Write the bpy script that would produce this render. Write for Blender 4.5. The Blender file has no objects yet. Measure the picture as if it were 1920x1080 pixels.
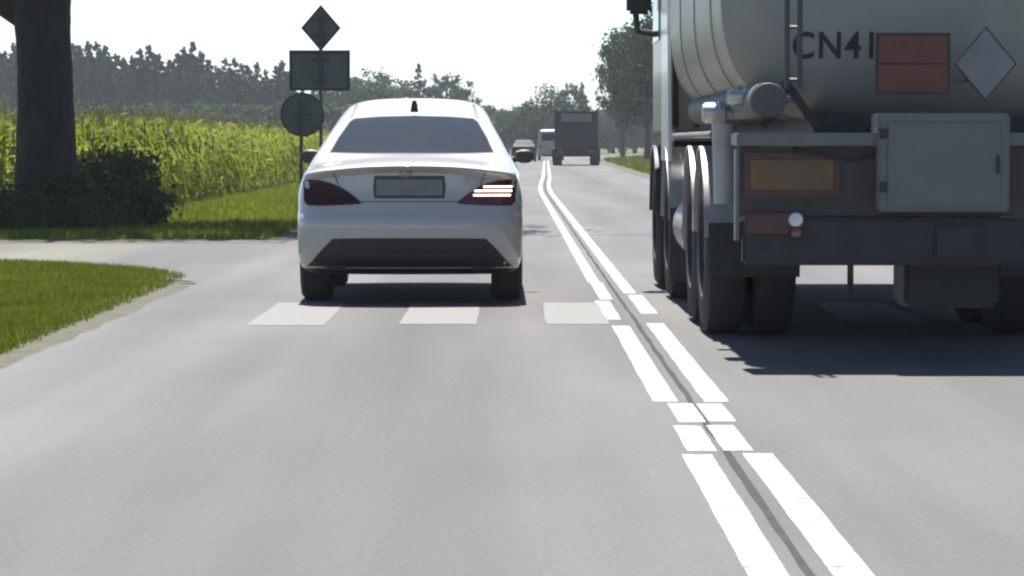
import bpy, bmesh, math, random
from mathutils import Vector, Matrix
from mathutils.bvhtree import BVHTree
R = math.radians
rnd = random.Random(7)
C = bpy.context.scene.collection
scene = bpy.context.scene

# ------------------------------------------------------------------ camera, sky, sun, exposure
HC = 1.265                                   # eye height on a dashboard
cd = bpy.data.cameras.new('camera'); cam = bpy.data.objects.new('camera', cd); C.objects.link(cam)
cd.sensor_width = 36; cd.lens = 112.5; cd.clip_start = 0.1; cd.clip_end = 9000
cam.location = (0, 0, HC); cam.rotation_euler = (R(90) - math.atan(272 / 6000), 0, 0)
scene.camera = cam

SUN_EL, SUN_AZ = R(66), R(-5)               # ahead of the camera, a little to the left
w = bpy.data.worlds.new('World'); scene.world = w; w.use_nodes = True
nt = w.node_tree; nt.nodes.clear()
sky = nt.nodes.new('ShaderNodeTexSky'); sky.sky_type = 'NISHITA'; sky.sun_disc = False
sky.sun_elevation = SUN_EL; sky.sun_rotation = SUN_AZ
sky.air_density = 0.65; sky.dust_density = 0.3; sky.ozone_density = 1.0
bg = nt.nodes.new('ShaderNodeBackground'); bg.inputs[1].default_value = 0.062
wo = nt.nodes.new('ShaderNodeOutputWorld')
nt.links.new(sky.outputs[0], bg.inputs[0]); nt.links.new(bg.outputs[0], wo.inputs[0])

sl = bpy.data.lights.new('sun', 'SUN'); sl.energy = 5.0; sl.angle = R(0.53); sl.color = (1, 0.96, 0.9)
so = bpy.data.objects.new('sun', sl); C.objects.link(so); so.location = (0, 0, 40)
sdir = Vector((math.sin(SUN_AZ) * math.cos(SUN_EL), math.cos(SUN_AZ) * math.cos(SUN_EL), math.sin(SUN_EL)))
so.rotation_euler = (-sdir).to_track_quat('-Z', 'Y').to_euler()

vs = scene.view_settings
vs.view_transform = 'Standard'; vs.look = 'None'; vs.exposure = 1.5; vs.gamma = 1; vs.use_curve_mapping = False
scene.render.engine = 'CYCLES'
scene.cycles.filter_width = 2.3

S = 1.15                                     # heights as this tall-looking footage shows them
def PX(px, Y): return (px - 960) / 6000 * Y
def PZ(py, Y): return HC - (py - 268) / 6000 * Y
def smooth(a, b, t):
    t = min(1, max(0, (t - a) / (b - a))); return t * t * (3 - 2 * t)
def road_shift(Y):
    s = 0.0
    if Y > 80: s += 0.0105 * (Y - 80) * smooth(60, 120, Y)
    if Y > 225: s += 0.0011 * (Y - 225) ** 2
    return s

# ------------------------------------------------------------------ materials
MATS = {}
def mat(name, col, rough=0.6, metal=0.0, var=0.12, scale=6.0, bump=0.0, bscale=40.0, coat=0.0, emit=0.0, spec=0.5, stretch=None, col2=None, f=0.5):
    if name in MATS: return MATS[name]
    m = bpy.data.materials.new(name); m.use_nodes = True; n = m.node_tree.nodes; l = m.node_tree.links
    b = n['Principled BSDF']
    tc = n.new('ShaderNodeTexCoord'); mp = n.new('ShaderNodeMapping'); l.new(tc.outputs['Object'], mp.inputs[0])
    if stretch: mp.inputs['Scale'].default_value = stretch
    nz = n.new('ShaderNodeTexNoise'); nz.inputs['Scale'].default_value = scale; nz.inputs['Detail'].default_value = 5
    l.new(mp.outputs[0], nz.inputs['Vector'])
    cr = n.new('ShaderNodeValToRGB'); l.new(nz.outputs[0], cr.inputs[0])
    c2 = col2 if col2 else tuple(c * (1 + var) for c in col)
    c1 = col if col2 else tuple(c * (1 - var) for c in col)
    cr.color_ramp.elements[0].position = max(0, f - 0.2); cr.color_ramp.elements[1].position = min(1, f + 0.2)
    cr.color_ramp.elements[0].color = (*c1, 1); cr.color_ramp.elements[1].color = (*c2, 1)
    l.new(cr.outputs[0], b.inputs['Base Color'])
    b.inputs['Roughness'].default_value = rough; b.inputs['Metallic'].default_value = metal
    b.inputs['Specular IOR Level'].default_value = spec
    if coat: b.inputs['Coat Weight'].default_value = coat; b.inputs['Coat Roughness'].default_value = 0.04
    if emit:
        l.new(cr.outputs[0], b.inputs['Emission Color']); b.inputs['Emission Strength'].default_value = emit
    if bump:
        n2 = n.new('ShaderNodeTexNoise'); n2.inputs['Scale'].default_value = bscale; n2.inputs['Detail'].default_value = 6
        l.new(mp.outputs[0], n2.inputs['Vector'])
        bp = n.new('ShaderNodeBump'); bp.inputs['Strength'].default_value = bump; bp.inputs['Distance'].default_value = 0.02
        l.new(n2.outputs[0], bp.inputs['Height']); l.new(bp.outputs[0], b.inputs['Normal'])
    MATS[name] = m; return m

def leafmat(name, c1, c2, trans=0.35, scale=1.5):
    if name in MATS: return MATS[name]
    m = bpy.data.materials.new(name); m.use_nodes = True; n = m.node_tree.nodes; l = m.node_tree.links; n.clear()
    out = n.new('ShaderNodeOutputMaterial')
    ge = n.new('ShaderNodeNewGeometry'); nz = n.new('ShaderNodeTexNoise'); nz.inputs['Scale'].default_value = scale; nz.inputs['Detail'].default_value = 3
    l.new(ge.outputs['Position'], nz.inputs['Vector'])
    ad = n.new('ShaderNodeMath'); ad.operation = 'MULTIPLY_ADD'; ad.inputs[1].default_value = 0.45; l.new(ge.outputs['Random Per Island'], ad.inputs[0])
    sb = n.new('ShaderNodeMath'); sb.operation = 'ADD'; sb.inputs[1].default_value = -0.22; l.new(nz.outputs[0], sb.inputs[0]); l.new(sb.outputs[0], ad.inputs[2])
    cr = n.new('ShaderNodeValToRGB'); l.new(ad.outputs[0], cr.inputs[0])
    cr.color_ramp.elements[0].position = 0.25; cr.color_ramp.elements[1].position = 0.75
    cr.color_ramp.elements[0].color = (*c1, 1); cr.color_ramp.elements[1].color = (*c2, 1)
    d = n.new('ShaderNodeBsdfDiffuse'); t = n.new('ShaderNodeBsdfTranslucent'); g = n.new('ShaderNodeBsdfGlossy'); g.inputs['Roughness'].default_value = 0.6
    l.new(cr.outputs[0], d.inputs[0]); l.new(cr.outputs[0], t.inputs[0])
    mx = n.new('ShaderNodeMixShader'); mx.inputs[0].default_value = trans; l.new(d.outputs[0], mx.inputs[1]); l.new(t.outputs[0], mx.inputs[2])
    m2 = n.new('ShaderNodeMixShader'); m2.inputs[0].default_value = 0.015; l.new(mx.outputs[0], m2.inputs[1]); l.new(g.outputs[0], m2.inputs[2])
    l.new(m2.outputs[0], out.inputs[0]); MATS[name] = m; return m

# ------------------------------------------------------------------ mesh helpers
class MB:
    def __init__(s): s.v = []; s.f = []
    def add(s, vs_, fs): o = len(s.v); s.v += [tuple(p) for p in vs_]; s.f += [tuple(i + o for i in f) for f in fs]; return s
    def box(s, x0, x1, y0, y1, z0, z1):
        return s.add([(x0, y0, z0), (x1, y0, z0), (x1, y1, z0), (x0, y1, z0), (x0, y0, z1), (x1, y0, z1), (x1, y1, z1), (x0, y1, z1)],
                     [(3, 2, 1, 0), (4, 5, 6, 7), (0, 1, 5, 4), (1, 2, 6, 5), (2, 3, 7, 6), (3, 0, 4, 7)])
    def tube(s, pts, rad, seg=10, caps=True):
        pts = [Vector(p) for p in pts]; n = len(pts)
        if not isinstance(rad, (list, tuple)): rad = [rad] * n
        vs_ = []; up = None
        for i, p in enumerate(pts):
            d = (pts[min(i + 1, n - 1)] - pts[max(i - 1, 0)]).normalized()
            if up is None: up = d.orthogonal().normalized()
            a = (up - d * up.dot(d)).normalized(); b = d.cross(a); up = a
            for k in range(seg):
                t = 2 * math.pi * k / seg
                vs_.append(p + (a * math.cos(t) + b * math.sin(t)) * rad[i])
        fs = [(i * seg + k, i * seg + (k + 1) % seg, (i + 1) * seg + (k + 1) % seg, (i + 1) * seg + k) for i in range(n - 1) for k in range(seg)]
        if caps: fs += [tuple(range(seg))[::-1], tuple((n - 1) * seg + k for k in range(seg))]
        return s.add(vs_, fs)
    def lathe(s, prof, c, axis='x', seg=40, closed=False):        # prof: (along axis, radius)
        vs_ = []
        for (a, r) in prof:
            for k in range(seg):
                t = 2 * math.pi * k / seg; u, w_ = r * math.cos(t), r * math.sin(t)
                vs_.append((c[0] + a, c[1] + u, c[2] + w_) if axis == 'x' else (c[0] + u, c[1] + a, c[2] + w_) if axis == 'y' else (c[0] + u, c[1] + w_, c[2] + a))
        n = len(prof); m = n if closed else n - 1
        fs = [(i * seg + k, i * seg + (k + 1) % seg, ((i + 1) % n) * seg + (k + 1) % seg, ((i + 1) % n) * seg + k) for i in range(m) for k in range(seg)]
        return s.add(vs_, fs)
    def quad(s, a, b, c, d): return s.add([a, b, c, d], [(0, 1, 2, 3)])
    def mesh(s, name, m=None, sm=False):
        me = bpy.data.meshes.new(name); me.from_pydata(s.v, [], s.f); me.update()
        if m: me.materials.append(m)
        if sm: me.shade_smooth()
        return me
    def build(s, name, m, parent=None, sm=False, bevel=0, fix=True):
        me = s.mesh(name, m)
        if fix or bevel:
            bm = bmesh.new(); bm.from_mesh(me)
            if bevel: bmesh.ops.bevel(bm, geom=list(bm.edges), offset=bevel, segments=2, affect='EDGES', clamp_overlap=True)
            bmesh.ops.recalc_face_normals(bm, faces=bm.faces); bm.to_mesh(me); bm.free()
        if sm:
            me.shade_smooth()
            try: me.set_sharp_from_angle(angle=R(38))
            except Exception: pass
        o = bpy.data.objects.new(name, me); C.objects.link(o)
        if parent: o.parent = parent
        return o
def tag(o, label, cat, group=None):
    o['label'] = label; o['category'] = cat
    if group: o['group'] = group
    return o
def struct(o): o['kind'] = 'structure'; return o
def stuff(o): o['kind'] = 'stuff'; return o
def empty(name, loc, rz=0):
    o = bpy.data.objects.new(name, None); C.objects.link(o); o.location = loc; o.rotation_euler = (0, 0, rz); o.empty_display_size = 0.2; return o
def copy_tree(o, parent=None):
    c = o.copy(); C.objects.link(c); c.parent = parent
    for ch in list(o.children): copy_tree(ch, c)
    return c

# ------------------------------------------------------------------ ground, road, markings
M_ASPH = bpy.data.materials.new('asphalt'); M_ASPH.use_nodes = True
def asphalt(m, base, dark, light):
    n = m.node_tree.nodes; l = m.node_tree.links; b = n['Principled BSDF']
    tc = n.new('ShaderNodeTexCoord')
    def noise(sc, scale, det=4):
        mp = n.new('ShaderNodeMapping'); mp.inputs['Scale'].default_value = sc; l.new(tc.outputs['Object'], mp.inputs[0])
        z = n.new('ShaderNodeTexNoise'); z.inputs['Scale'].default_value = scale; z.inputs['Detail'].default_value = det; l.new(mp.outputs[0], z.inputs['Vector']); return z
    a = noise((1, 0.04, 1), 1.6); g = noise((1, 1, 1), 42, 5); p = noise((1, 0.35, 1), 0.5, 5)
    cr = n.new('ShaderNodeValToRGB'); l.new(a.outputs[0], cr.inputs[0])
    cr.color_ramp.elements[0].position = 0.3; cr.color_ramp.elements[1].position = 0.7
    cr.color_ramp.elements[0].color = (*dark, 1); cr.color_ramp.elements[1].color = (*light, 1)
    m1 = n.new('ShaderNodeMix'); m1.data_type = 'RGBA'; m1.blend_type = 'OVERLAY'; m1.inputs[0].default_value = 0.45
    l.new(cr.outputs[0], m1.inputs[6]); l.new(g.outputs[0], m1.inputs[7])
    m2 = n.new('ShaderNodeMix'); m2.data_type = 'RGBA'; m2.blend_type = 'OVERLAY'; m2.inputs[0].default_value = 0.4
    l.new(m1.outputs[2], m2.inputs[6]); l.new(p.outputs[0], m2.inputs[7])
    # oil-darkened strip along the middle of each lane
    sx_ = n.new('ShaderNodeSeparateXYZ'); l.new(tc.outputs['Object'], sx_.inputs[0])
    def mth(op, a_, b_=None):
        q_ = n.new('ShaderNodeMath'); q_.operation = op
        for k_, v_ in enumerate((a_, b_)):
            if v_ is None: continue
            if isinstance(v_, (int, float)): q_.inputs[k_].default_value = v_
            else: l.new(v_, q_.inputs[k_])
        return q_.outputs[0]
    cs_ = mth('COSINE', mth('MULTIPLY', mth('ADD', sx_.outputs[0], 0.6), 2 * math.pi / 3.2))
    pk = mth('POWER', mth('MULTIPLY', mth('ADD', cs_, 1.0), 0.5), 2.5)
    fac = mth('SUBTRACT', 1.04, mth('MULTIPLY', mth('MULTIPLY', pk, p.outputs[0]), 0.42))
    vm = n.new('ShaderNodeVectorMath'); vm.operation = 'SCALE'; l.new(m2.outputs[2], vm.inputs[0]); l.new(fac, vm.inputs['Scale'])
    l.new(vm.outputs[0], b.inputs['Base Color']); b.inputs['Roughness'].default_value = 0.85; b.inputs['Specular IOR Level'].default_value = 0.3
    bp = n.new('ShaderNodeBump'); bp.inputs['Strength'].default_value = 0.25; bp.inputs['Distance'].default_value = 0.006
    l.new(g.outputs[0], bp.inputs['Height']); l.new(bp.outputs[0], b.inputs['Normal'])
asphalt(M_ASPH, None, (0.066, 0.066, 0.067), (0.098, 0.096, 0.093))
M_SIDE = bpy.data.materials.new('worn_concrete_road'); M_SIDE.use_nodes = True
asphalt(M_SIDE, None, (0.075, 0.074, 0.058), (0.105, 0.103, 0.082))
M_SOIL = mat('meadow_soil', (0.032, 0.048, 0.007), 0.95, var=0.3, scale=0.8, bump=0.4, bscale=20, col2=(0.058, 0.07, 0.013))
M_GRAVEL = mat('gravel_verge', (0.042, 0.044, 0.024), 0.95, scale=3, bump=0.6, bscale=60, col2=(0.075, 0.07, 0.052))

struct(MB().quad((-1500, -60, -0.014), (1500, -60, -0.014), (1500, 2900, -0.014), (-1500, 2900, -0.014)).build('ground', M_SOIL))
def ribbon(x0, x1, y0, y1, z, step=6.0, edge=0.0, seed=1):
    r = random.Random(seed); b = MB(); ys = []; y = y0
    while y < y1: ys.append(y); y += step if y > 60 else min(step, 0.6 if edge else step)
    ys.append(y1); vs_ = []
    for y in ys:
        s = road_shift(y); vs_ += [(x0 + s + r.uniform(-edge, edge), y, z), (x1 + s + r.uniform(-edge, edge), y, z)]
    return b.add(vs_, [(2 * i, 2 * i + 1, 2 * i + 3, 2 * i + 2) for i in range(len(ys) - 1)])
struct(ribbon(-3.35, 5.1, -40, 420, -0.009, edge=0.16).build('gravel_verge', M_GRAVEL))
road = struct(ribbon(-2.85, 4.35, -40, 420, 0.0, edge=0.03).build('road', M_ASPH))
# the junction on the left: near corner swings in on a radius
b = MB(); pts = []
for k in range(13):                           # near edge curve from the main road edge into the side road
    t = k / 12 * math.pi / 2
    pts.append((-2.84 - 4.4 * (1 - math.cos(t)) - 0.0, 28.6 + 6.8 * math.sin(t)))
near = [(x, y) for x, y in pts] + [(-14, 36.2), (-40, 38.5)]
far = [(x, 40.3 + max(0, (-x - 7)) * 0.06) for x, y in near]
vs_ = []
for (a, c) in zip(near, far): vs_ += [(a[0], a[1], -0.003), (c[0], c[1], -0.003)]
b.add(vs_, [(2 * i, 2 * i + 1, 2 * i + 3, 2 * i + 2) for i in range(len(near) - 1)])
struct(b.build('side_road', M_SIDE))
b = MB(); vs_ = []
rr = random.Random(5)
for (a, c) in zip(near, far):
    o = 0.35 + rr.uniform(-.12, .12)
    vs_ += [(a[0] - 0.25, a[1] - o, -0.006), (c[0] - 0.1, c[1] + 1.7 + rr.uniform(-.2, .2), -0.006)]
b.add(vs_, [(2 * i, 2 * i + 1, 2 * i + 3, 2 * i + 2) for i in range(len(near) - 1)])
struct(b.build('dirt_verge', M_GRAVEL))

b = MB(); rr = random.Random(8); vs_ = []; ks = [28.9 + .38 * k for k in range(30)]
for y in ks:
    e = -2.95 - (1.5 * smooth(28.9, 33, y)) * (1 if y > 29 else 0) + rr.uniform(-.16, .1)
    vs_ += [(e, y, -0.0015), (-2.6, y, -0.0015)]
b.add(vs_, [(2 * i, 2 * i + 1, 2 * i + 3, 2 * i + 2) for i in range(len(ks) - 1)]); b.build('junction_apron', M_ASPH, road)
def paintmat(name, thr, col, w_=.07):
    m = bpy.data.materials.new(name); m.use_nodes = True; n = m.node_tree.nodes; l = m.node_tree.links; bb = n['Principled BSDF']
    tc = n.new('ShaderNodeTexCoord'); z = n.new('ShaderNodeTexNoise'); z.inputs['Scale'].default_value = 11; z.inputs['Detail'].default_value = 8; z.inputs['Roughness'].default_value = 0.7
    l.new(tc.outputs['Object'], z.inputs['Vector'])
    cr = n.new('ShaderNodeValToRGB'); l.new(z.outputs[0], cr.inputs[0])
    cr.color_ramp.elements[0].position = thr - w_; cr.color_ramp.elements[1].position = thr + w_
    cr.color_ramp.elements[0].color = (0.09, 0.089, 0.087, 1); cr.color_ramp.elements[1].color = (*col, 1)
    l.new(cr.outputs[0], bb.inputs['Base Color']); bb.inputs['Roughness'].default_value = 0.7
    return m
M_PAINT = paintmat('road_paint', 0.43, (0.30, 0.30, 0.29), .07); M_PAINT2 = paintmat('worn_road_paint', 0.45, (0.112, 0.112, 0.108), .2)
SEG = {0.69: ((-40, 12.95, 0), (13.1, 14.28, .03), (14.46, 15.5, .065), (15.62, 22.1, 0), (22.9, 25.6, -.03), (25.85, 29, .02), (29, 420, 0)),
       0.94: ((-40, 13.0, 0), (13.12, 14.3, -.07), (14.5, 15.48, -.045), (15.6, 22.4, 0), (23.7, 26.6, .02), (26.9, 29, 0), (29, 420, 0))}
for x0, segs in SEG.items():
    for a, c, dx in segs:                       # worn and repainted in pieces
        wl = 0.122 if a < 25 else 0.105
        ribbon(x0 + dx, x0 + dx + wl, a, c, 0.0015, step=0.35 if c < 40 else 2.0, edge=0.0025, seed=int(a * 3) + 150).build('lane_line', M_PAINT, road)
ribbon(0.862, 0.89, -40, 120, 0.001, step=0.5, edge=0.006, seed=9).build('centre_seam', mat('tar_seam', (0.048, 0.048, 0.047), 0.9, spec=.05), road)
for i in range(6):
    x0 = -1.85 + 1.06 * i
    if i == 2: x0 = 0.24; x1 = 0.68
    else: x1 = x0 + 0.54
    ribbon(x0, x1, 22.3 + (-0.15 if i == 0 else 0), 25.3, 0.0025, step=0.8, edge=0.006, seed=20 + i).build('crossing_stripe', M_PAINT2, road)
ribbon(-2.8, 4.3, 43.9, 44.0, 0.0015, step=2, edge=0.0).build('cross_line', mat('tar_seam', (0.048, 0.048, 0.047), 0.9, spec=.05), road)  # thin dark line across the road, sharing the centre seam's material

# ------------------------------------------------------------------ vehicles: bodies from plan outlines, panels laid onto them
def cr4(p0, p1, p2, p3, t):
    return 0.5 * ((2 * p1) + (-p0 + p2) * t + (2 * p0 - 5 * p1 + 4 * p2 - p3) * t * t + (-p0 + 3 * p1 - 3 * p2 + p3) * t ** 3)
def dense(rows, sub):
    out = []
    for i in range(len(rows) - 1):
        a, b_, c, d = rows[max(i - 1, 0)], rows[i], rows[i + 1], rows[min(i + 2, len(rows) - 1)]
        for k in range(sub):
            t = k / sub; out.append([min(max(cr4(a[j], b_[j], c[j], d[j], t), min(b_[j], c[j])), max(b_[j], c[j])) for j in range(len(a))])
    out.append(list(rows[-1])); return out
def outline(yr, yf, w_, br, bf, crn, cfn):
    """half plan outline, x >= 0, rear centre to front centre"""
    pts = []
    L = yf - yr; crn = min(crn, w_ * 0.9); ry = min(crn * 1.25, L * 0.3); ryf = min(cfn * 1.3, L * 0.3); cfn = min(cfn, w_ * 0.9)
    for k in range(9):
        x = (w_ - crn) * k / 9; pts.append((x, yr + br * (x / w_) ** 2))
    y0 = yr + br * ((w_ - crn) / w_) ** 2
    for k in range(9):
        t = k / 8 * math.pi / 2; pts.append((w_ - crn + crn * math.sin(t) ** 0.85, y0 + ry * (1 - math.cos(t) ** 0.85)))
    y1 = yf - bf * ((w_ - cfn) / w_) ** 2
    for k in range(1, 12):
        y = (y0 + ry) + (y1 - ryf - y0 - ry) * k / 12; pts.append((w_, y))
    for k in range(9):
        t = (1 - k / 8) * math.pi / 2; pts.append((w_ - cfn + cfn * math.sin(t) ** 0.85, y1 - ryf * (1 - math.cos(t) ** 0.85)))
    for k in range(1, 10):
        x = (w_ - cfn) * (1 - k / 9); pts.append((x, yf - bf * (x / w_) ** 2))
    return pts
def body_shell(levels, sub=3):
    rows = dense(levels, sub); b = MB(); n = None; rings = []
    for r in rows:
        z, yr, yf, w_, br, bf, cn, cf = r
        h = outline(yr, yf, w_, br, bf, cn, cf)
        ring = [(x, y, z * S) for x, y in h] + [(-x, y, z * S) for x, y in h[-2:0:-1]]
        rings.append(ring); n = len(ring)
    vs_ = [p for r in rings for p in r]
    fs = [(i * n + k, i * n + (k + 1) % n, (i + 1) * n + (k + 1) % n, (i + 1) * n + k) for i in range(len(rings) - 1) for k in range(n)]
    fs += [tuple(range(n))[::-1], tuple((len(rings) - 1) * n + k for k in range(n))]
    return b.add(vs_, fs)
def cut_arches(obj, wheels, r, xin):
    m = MB()
    for (y, z) in wheels:
        for sgn in (1, -1):
            x0, x1 = (xin, 1.6) if sgn > 0 else (-1.6, -xin)
            k = 28; vs_ = []
            for x in (x0, x1):
                vs_ += [(x, y + r * math.cos(2 * math.pi * i / k), z + r * math.sin(2 * math.pi * i / k)) for i in range(k)]
            m.add(vs_, [(i, (i + 1) % k, k + (i + 1) % k, k + i) for i in range(k)] + [tuple(range(k))[::-1], tuple(k + i for i in range(k))])
    co = m.build('arch_cutter', None)
    md = obj.modifiers.new('b', 'BOOLEAN'); md.object = co; md.operation = 'DIFFERENCE'; md.solver = 'EXACT'
    dg = bpy.context.evaluated_depsgraph_get()
    me = bpy.data.meshes.new_from_object(obj.evaluated_get(dg)); obj.modifiers.clear(); obj.data = me
    bpy.data.objects.remove(co)
    me.shade_smooth()
    try: me.set_sharp_from_angle(angle=R(40))
    except Exception: pass
def bvh_of(obj):
    me = obj.data; return BVHTree.FromPolygons([v.co.copy() for v in me.vertices], [tuple(p.vertices) for p in me.polygons])
def panel(name, bvh, poly, m, parent, axis='y', off=0.004, thick=0.0, res=0.06, sgn=1, bm_in=None, far=8.0):
    """lay a flat outline onto a shell; axis y: poly is (x, z) seen from behind (sgn 1) or ahead (-1); axis x: (y, z) from the side sgn"""
    bm = bm_in if bm_in else bmesh.new()
    if not bm_in: bm.faces.new([bm.verts.new((p[0], 0, p[1])) for p in poly])
    xs = [v.co.x for v in bm.verts]; zs = [v.co.z for v in bm.verts]
    k = math.ceil(min(xs) / res) * res
    while k < max(xs):
        bmesh.ops.bisect_plane(bm, geom=list(bm.verts) + list(bm.edges) + list(bm.faces), plane_co=(k, 0, 0), plane_no=(1, 0, 0)); k += res
    k = math.ceil(min(zs) / res) * res
    while k < max(zs):
        bmesh.ops.bisect_plane(bm, geom=list(bm.verts) + list(bm.edges) + list(bm.faces), plane_co=(0, 0, k), plane_no=(0, 0, 1)); k += res
    last = None
    for v in bm.verts:
        a, z = v.co.x, v.co.z
        if axis == 'y': o, d = Vector((a, -far * sgn + (2 if sgn > 0 else 4), z)), Vector((0, sgn, 0))
        else: o, d = Vector((far * sgn, a, z)), Vector((-sgn, 0, 0))
        h = bvh.ray_cast(o, d)
        if h[0] is None:
            h = bvh.find_nearest(Vector((a, 0, z)) if axis == 'y' else Vector((sgn, a, z)))
            v.co = h[0] + (h[1] if h[1].dot(d) < 0 else -h[1]) * off
        else:
            nn = h[1] if h[1].dot(d) < 0 else -h[1]
            v.co = h[0] + (nn * 0.6 - d * 0.4) * off
    me = bpy.data.meshes.new(name)
    bmesh.ops.recalc_face_normals(bm, faces=bm.faces)
    f0 = max(bm.faces, key=lambda f: f.calc_area()); d = Vector((0, sgn, 0)) if axis == 'y' else Vector((-sgn, 0, 0))
    if f0.normal.dot(d) > 0: bmesh.ops.reverse_faces(bm, faces=bm.faces)
    if thick:
        bmesh.ops.solidify(bm, geom=list(bm.faces), thickness=thick)
    bm.to_mesh(me); bm.free(); me.materials.append(m); me.shade_smooth()
    try: me.set_sharp_from_angle(angle=R(40))
    except Exception: pass
    o = bpy.data.objects.new(name, me); C.objects.link(o)
    if parent: o.parent = parent
    return o
M_TYRE = mat('tyre_rubber', (0.025, 0.025, 0.027), 0.85, bump=0.2)
M_RIM = mat('alloy', (0.42, 0.43, 0.45), 0.35, 0.9)
M_STEEL = mat('painted_steel_rim', (0.3, 0.3, 0.31), 0.5, 0.6)
M_GLASS = mat('tinted_glass', (0.018, 0.021, 0.023), 0.1, 0, spec=0.32)
M_BLACK = mat('black_plastic', (0.02, 0.02, 0.022), 0.55)
M_CHROME = mat('chrome', (0.45, 0.45, 0.44), 0.45, 1.0)
def wheel(parent, x, y, r, wid, side, rimm, spokes=5, rim=0.64, z=None):
    z = r if z is None else z
    o = empty('wheel', (x, y, z)); o.parent = parent
    h = wid / 2
    MB().lathe([(-h, r * rim), (-h, r * 0.9), (-h * 0.8, r * 0.985), (-h * 0.3, r), (h * 0.3, r), (h * 0.8, r * 0.985), (h, r * 0.9), (h, r * rim), (h * 0.8, r * rim * 0.96), (-h * 0.8, r * rim * 0.96)], (0, 0, 0), 'x', 36, True).build('tyre', M_TYRE, o, sm=True)
    b = MB(); rr_ = r * rim * 0.98
    b.lathe([(-h * 0.7, rr_ * 0.9), (-h * 0.75, rr_), (h * 0.75, rr_), (h * 0.7, rr_ * 0.9)], (0, 0, 0), 'x', 36)
    b.lathe([(side * h * 0.75, 0.001), (side * h * 0.75, rr_ * 0.22), (side * h * 0.2, rr_ * 0.25), (side * h * 0.2, 0.001)], (0, 0, 0), 'x', 16)
    for k in range(spokes):
        t = 2 * math.pi * k / spokes; c_, s_ = math.cos(t), math.sin(t)
        for q in (-1, 1):
            p0 = (side * h * 0.6, rr_ * .15 * c_ - q * rr_ * .1 * s_, rr_ * .15 * s_ + q * rr_ * .1 * c_)
            p1 = (side * h * 0.5, rr_ * .95 * c_ - q * rr_ * .14 * s_, rr_ * .95 * s_ + q * rr_ * .14 * c_)
            b.tube([p0, p1], [rr_ * 0.07, rr_ * 0.06], 6)
    b.lathe([(side * h * 0.05, 0.001), (side * h * 0.05, rr_ * 0.95)], (0, 0, 0), 'x', 24)
    b.build('rim', rimm, o, sm=True)
    return o

# ---- the white saloon
M_WHITE = mat('white_car_paint', (0.45, 0.438, 0.425), 0.3, 0, var=0.015, scale=2, coat=1.0)
CY = 0.92
car = tag(empty('saloon_car', (PX(767, 25.0), 25.0, 0), R(0.25)), 'white saloon car seen from behind, right tail lamp lit, on the left lane', 'car')
lv = [  # z, rear y, front y, half width, rear bow, front bow, rear corner, front corner
 (.20, .26, 4.16, .76, .10, .2, .22, .3), (.215, .16, 4.27, .82, .10, .2, .22, .3), (.26, .08, 4.4, .865, .10, .22, .22, .3), (.36, .03, 4.45, .884, .10, .22, .22, .3),
 (.50, .00, 4.63, .89, .10, .24, .22, .3), (.58, .01, 4.63, .89, .10, .24, .22, .3), (.63, .05, 4.61, .888, .10, .24, .22, .3), (.68, .075, 4.58, .888, .10, .26, .21, .3),
 (.76, .10, 4.52, .886, .11, .28, .21, .3), (.83, .105, 4.40, .879, .12, .3, .21, .3), (.895, .105, 4.2, .866, .13, .3, .21, .3), (.925, .05, 3.95, .85, .14, .25, .22, .3),
 (.948, .025, 3.80, .838, .15, .2, .22, .3), (.962, .075, 3.68, .828, .15, .18, .22, .3), (.975, .17, 3.58, .818, .16, .16, .24, .28), (.99, .35, 3.50, .806, .16, .15, .24, .28),
 (1.008, .56, 3.42, .792, .17, .15, .24, .25), (1.028, .72, 3.33, .775, .18, .15, .22, .22), (1.08, .90, 3.18, .745, .2, .16, .2, .2), (1.15, 1.12, 3.00, .703, .2, .16, .18, .2),
 (1.22, 1.35, 2.84, .66, .2, .16, .16, .18), (1.28, 1.58, 2.70, .622, .2, .16, .15, .18), (1.33, 1.79, 2.58, .585, .2, .15, .14, .16), (1.375, 1.97, 2.46, .535, .16, .12, .14, .16),
 (1.405, 2.10, 2.37, .44, .06, .05, .14, .15), (1.42, 2.16, 2.31, .30, .02, .02, .12, .12), (1.427, 2.2, 2.27, .1, .005, .005, .04, .04)]
# the roof is long and nearly flat: stretch the upper outlines forward
lv = [(z, yr, yf + (0.42 * smooth(1.25, 1.40, z)), *r) for (z, yr, yf, *r) in lv]
bmb = body_shell(lv, 4)
def arch_lip(p):          # boot lid and lip drop towards the sides
    x, y, z = p; zr = z / S
    return (x, y, z - S * .055 * (x / .8) ** 2 * smooth(.70, .92, zr) * (1 - smooth(1.0, 1.07, zr)) * (1 - smooth(.45, 1.2, y)))
bmb.v = [arch_lip(p) for p in bmb.v]
body = bmb.build('body', M_WHITE, car, sm=True)
bvh0 = bvh_of(body)
WR = 0.365
cut_arches(body, ((0.98, WR), (3.68, WR)), 0.415, 0.60)
body.data.materials.append(M_BLACK)
for p in body.data.polygons:
    if p.center.z < .242 * S: p.material_index = 1  # black plastic edge, also darkens the band that road bounce would light
def zp(pts): return [(x, z * S) for x, z in pts]
def mir(pts): return [(-x, z) for x, z in pts][::-1]
M_LAMP = mat('dark_red_lens', (0.04, 0.006, 0.007), 0.25, spec=.25)
M_LAMP2 = mat('red_lens', (0.09, 0.008, 0.01), 0.12, coat=0.6)
M_LIT = mat('lit_lamp_strip', (1.0, 0.86, 0.66), 0.4, emit=1.6, var=0.02)
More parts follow.
